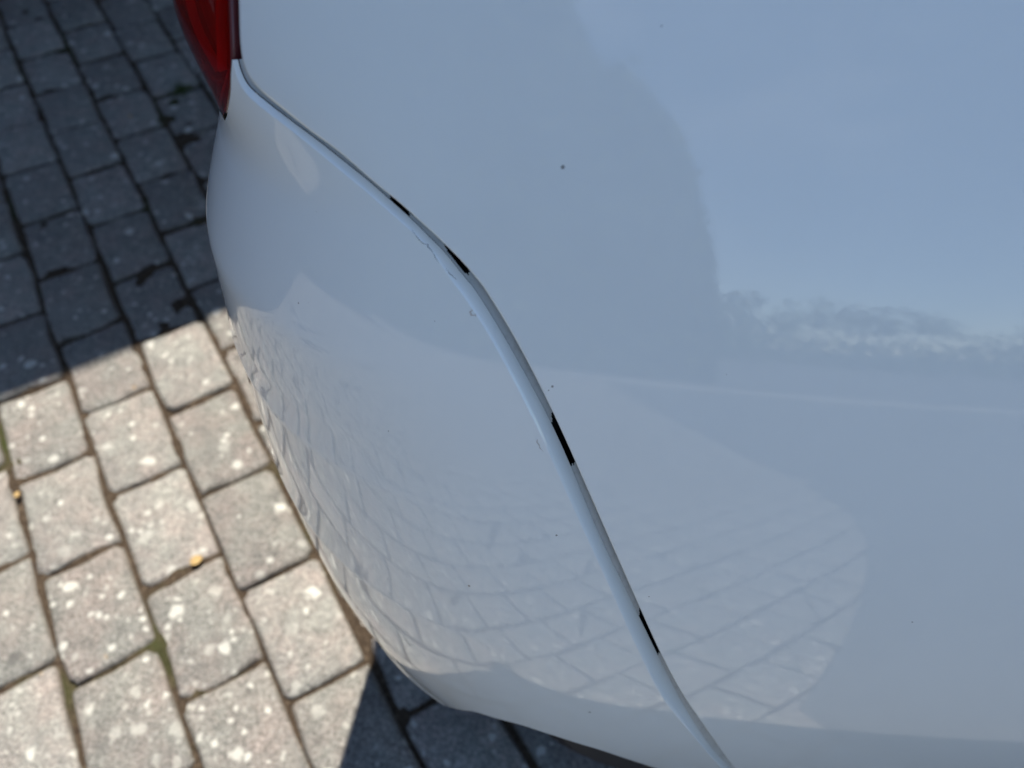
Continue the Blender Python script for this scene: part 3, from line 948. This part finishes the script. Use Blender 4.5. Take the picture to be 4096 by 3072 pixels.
# moss tuft in a joint, in the shade
mx_, my_ = uv2xy(0.222, 1.92)
mv, mf = [], []
rg = np.random.default_rng(3)
for i in range(260):
    a = rg.uniform(0, 6.28); r = abs(rg.normal(0, 0.016)); cx, cy = r * math.cos(a), r * math.sin(a) * 1.4
    hh = rg.uniform(0.004, 0.012); th = rg.uniform(0, 6.28); dx, dy = 0.0016 * math.cos(th), 0.0016 * math.sin(th)
    k = len(mv)
    mv += [(cx - dx, cy - dy, 0), (cx + dx, cy + dy, 0), (cx + rg.normal(0, 0.003), cy + rg.normal(0, 0.003), hh)]
    mf.append((k, k + 1, k + 2))
mo = _old_pymesh('moss_tuft', mv, mf, plain('moss', (0.06, 0.085, 0.02), 0.8))
mo.location = (mx_, my_, -0.002)
tag(mo, 'small green moss tuft growing in a shaded joint', 'moss', kind='stuff')

# ------------------------------------------------------------------ house behind the car (its eave throws the long shadow)
hs = empty('house', (*uv2xy(1.0, 3.0), 0), YAW)
tag(hs, 'dark red house with a tiled roof along the far side of the drive', 'house')
WALL = plain('dark_red_brick', (0.13, 0.06, 0.045), 0.9)
TILE = plain('roof_tile', (0.16, 0.07, 0.05), 0.8)
EH = 2.75
ev = 1.133 + EH * (-SUN_AZ.x * SU + SUN_AZ.y * CU) / math.tan(SUN_EL)
box('wall', (-6, 6, 0.0, 6.0, 0, EH - 0.02), WALL, hs)
oh = ev - 3.0
rf_v = [(-6.4, oh, EH - 0.10), (6.4, oh, EH - 0.10), (6.4, 3.0, EH + 1.9), (-6.4, 3.0, EH + 1.9), (-6.4, oh, EH), (6.4, oh, EH), (6.4, 3.0, EH + 2.05), (-6.4, 3.0, EH + 2.05), (-6.4, 6.4, EH - 0.1), (6.4, 6.4, EH - 0.1), (-6.4, 6.4, EH), (6.4, 6.4, EH)]
_old_pymesh('roof', rf_v, [(0, 3, 2, 1), (4, 5, 6, 7), (0, 1, 5, 4), (3, 8, 9, 2), (7, 6, 11, 10), (8, 10, 11, 9), (0, 4, 7, 3), (1, 2, 6, 5), (3, 7, 10, 8), (2, 9, 11, 6)], TILE, hs, False)
for ux in (-4.2, -2.0, 2.2, 4.4):
    wf = box('window', (ux - 0.6, ux + 0.6, -0.03, 0.02, 0.95, 2.1), plain('window_frame_white', (0.7, 0.7, 0.68), 0.5), hs)
    box('pane', (ux - 0.52, ux + 0.52, -0.036, -0.031, 1.03, 2.02), GLASS, wf)
dr = box('door', (-0.5, 0.5, -0.04, 0.02, 0.0, 2.05), plain('door_green', (0.05, 0.09, 0.07), 0.5), hs)
box('handle', (0.38, 0.42, -0.09, -0.041, 0.98, 1.12), RIM, dr)

# ------------------------------------------------------------------ greenery beyond the road, mirrored in the paint
def foliage_cloud(c, r, n, leafsize, seed):
    rg = np.random.default_rng(seed)
    V, F = [], []
    lumps = [(rg.normal(0, 0.5, 3) * np.array(r), rg.uniform(0.35, 0.6)) for _ in range(14)]
    for i in range(n):
        lc, lr = lumps[rg.integers(14)]
        d = rg.normal(0, 1, 3); d /= np.linalg.norm(d)
        p = np.array(c) + np.clip(lc, -np.array(r), np.array(r)) + d * np.array(r) * lr * rg.uniform(0.6, 1.0)
        if p[2] < 0.1: continue
        a = rg.normal(0, 1, 3); a /= np.linalg.norm(a); b = np.cross(a, rg.normal(0, 1, 3)); b /= np.linalg.norm(b)
        s = leafsize * rg.uniform(0.6, 1.4); k = len(V)
        V += [p - a * s, p + b * s * 0.6, p + a * s, p - b * s * 0.6]
        F.append((k, k + 1, k + 2, k + 3))
    return V, F
LEAFG = foliage_material('dark_evergreen', (0.035, 0.055, 0.025), (0.085, 0.115, 0.055))
LEAFL = foliage_material('broadleaf', (0.030, 0.055, 0.012), (0.075, 0.11, 0.03))
BARK = plain('bark', (0.09, 0.065, 0.045), 0.9)
def tree(x, y, hgt, r, seed, mat, label, n=2600):
    t_ = empty('tree', (x, y, 0))
    tag(t_, label, 'tree', 'trees across the road')
    V, F = foliage_cloud((0, 0, hgt - r[2] * 0.9), r, n, 0.16, seed)
    _old_pymesh('crown', V, F, mat, t_, False)
    tv, tf = [], []
    for k, (z, rr) in enumerate(((0, 0.22), (0.5, 0.16), (hgt * 0.5, 0.11), (hgt * 0.85, 0.04))):
        for i in range(9): tv.append((rr * math.cos(i * 0.698), rr * math.sin(i * 0.698), z - 0.05))
    for k in range(3):
        for i in range(9): tf.append((k * 9 + i, k * 9 + (i + 1) % 9, (k + 1) * 9 + (i + 1) % 9, (k + 1) * 9 + i))
    _old_pymesh('trunk', tv, tf, BARK, t_)
    return t_
th = empty('hedge', (-16.2, -10.4, 0)); tag(th, 'tall dense evergreen hedge along the road, to the left', 'hedge')
tv, tf = [], []
rg = np.random.default_rng(8)
def hedge_top(x): return (math.sqrt(max(0.0, 1 - (max(0.0, x - 13.0) / 4.45) ** 2))) * (7.6 + 0.35 * math.sin(1.1 * x) + 0.25 * math.sin(2.7 * x + 1) + 0.15 * math.sin(6.1 * x))
for i in range(38000):
    x = rg.uniform(-16, 17.4); top_ = hedge_top(x)
    f_ = rg.random()
    if f_ < 0.72: p = np.array([x, 0.62 + rg.normal(0, 0.12), rg.uniform(-0.02, top_)])
    elif f_ < 0.92: p = np.array([x, rg.uniform(-0.6, 0.6), top_ + rg.normal(0, 0.12)])
    else: p = np.array([x, 0.4 + rg.normal(0, 0.2), top_ * rg.uniform(0.7, 1.02)])
    a = rg.normal(0, 1, 3); a /= np.linalg.norm(a); b_ = np.cross(a, rg.normal(0, 1, 3)); b_ /= np.linalg.norm(b_); k = len(tv)
    s = rg.uniform(0.07, 0.15)
    tv += [p - a * s, p + b_ * s * 0.6, p + a * s, p - b_ * s * 0.6]; tf.append((k, k + 1, k + 2, k + 3))
_old_pymesh('foliage', tv, tf, LEAFG, th, False)
cv, cf = [], []
xs_ = np.linspace(-15.9, 17.2, 110)
for x in xs_:
    for (yy, zz_) in ((0.5, -0.03), (0.5, max(0.02, hedge_top(x) - 0.15)), (-0.5, max(0.02, hedge_top(x) - 0.15)), (-0.5, -0.03)): cv.append((x, yy, zz_))
for i in range(len(xs_) - 1):
    for k in range(3): cf.append((i * 4 + k, i * 4 + k + 1, (i + 1) * 4 + k + 1, (i + 1) * 4 + k))
cf += [(0, 1, 2, 3), tuple(reversed(range(len(cv) - 4, len(cv))))]
_old_pymesh('inner_growth', cv, cf, LEAFG, th, False)
sh_ = empty('hedge', (-6.6, -2.2, 0)); tag(sh_, 'added square-cut evergreen hedge out of view, blocking sky from the left', 'hedge')  # hedge added out of view to darken the bumper's reflection and shaded paving
tv, tf = [], []
def low_top(y): return 2.7 + 0.16 * math.sin(1.3 * y) + 0.10 * math.sin(3.1 * y + 2)
for i in range(12000):
    y = rg.uniform(-5.4, 5.4); top_ = low_top(y)
    p = np.array([0.55 + rg.normal(0, 0.1), y, rg.uniform(-0.02, top_)]) if rg.random() < 0.75 else np.array([rg.uniform(-0.5, 0.5), y, top_ + rg.normal(0, 0.09)])
    a = rg.normal(0, 1, 3); a /= np.linalg.norm(a); b_ = np.cross(a, rg.normal(0, 1, 3)); b_ /= np.linalg.norm(b_); k = len(tv)
    s = rg.uniform(0.06, 0.12)
    tv += [p - a * s, p + b_ * s * 0.6, p + a * s, p - b_ * s * 0.6]; tf.append((k, k + 1, k + 2, k + 3))
_old_pymesh('foliage', tv, tf, LEAFG, sh_, False)  # leaves of the added out-of-view hedge
box('inner_growth', (-0.45, 0.45, -5.35, 5.35, -0.03, 2.45), LEAFG, sh_)  # core of the added out-of-view hedge, blocking sky
tree(3.5, -34.0, 3.6, (3.2, 2.0, 1.7), 14, LEAFL, 'low broadleaf tree far across the road', 1800)
tree(12.0, -38.0, 4.2, (4.5, 2.2, 2.0), 15, LEAFL, 'wide broadleaf tree far across the road', 1800)
tree(24.0, -40.0, 3.7, (5.0, 2.2, 1.8), 16, LEAFL, 'far broadleaf tree at the right of the row', 1800)
tree(-22.0, -30.0, 6.0, (4.0, 2.2, 2.6), 17, LEAFL, 'tall broadleaf tree beyond the tall hedge', 1800)
hg = empty('hedge', (20, -26, 0)); tag(hg, 'long low clipped hedge far beyond the road', 'hedge')
hv, hf = [], []
rg = np.random.default_rng(5)
for i in range(7000):
    p = np.array([rg.uniform(-22, 22), rg.uniform(-0.6, 0.6), rg.uniform(0, 1.35 + 0.15 * math.sin(i))])
    a = rg.normal(0, 1, 3); a /= np.linalg.norm(a); b = np.cross(a, rg.normal(0, 1, 3)); b /= np.linalg.norm(b); k = len(hv)
    hv += [p - a * 0.14, p + b * 0.1, p + a * 0.14, p - b * 0.1]; hf.append((k, k + 1, k + 2, k + 3))
_old_pymesh('foliage', hv, hf, LEAFL, hg, False)
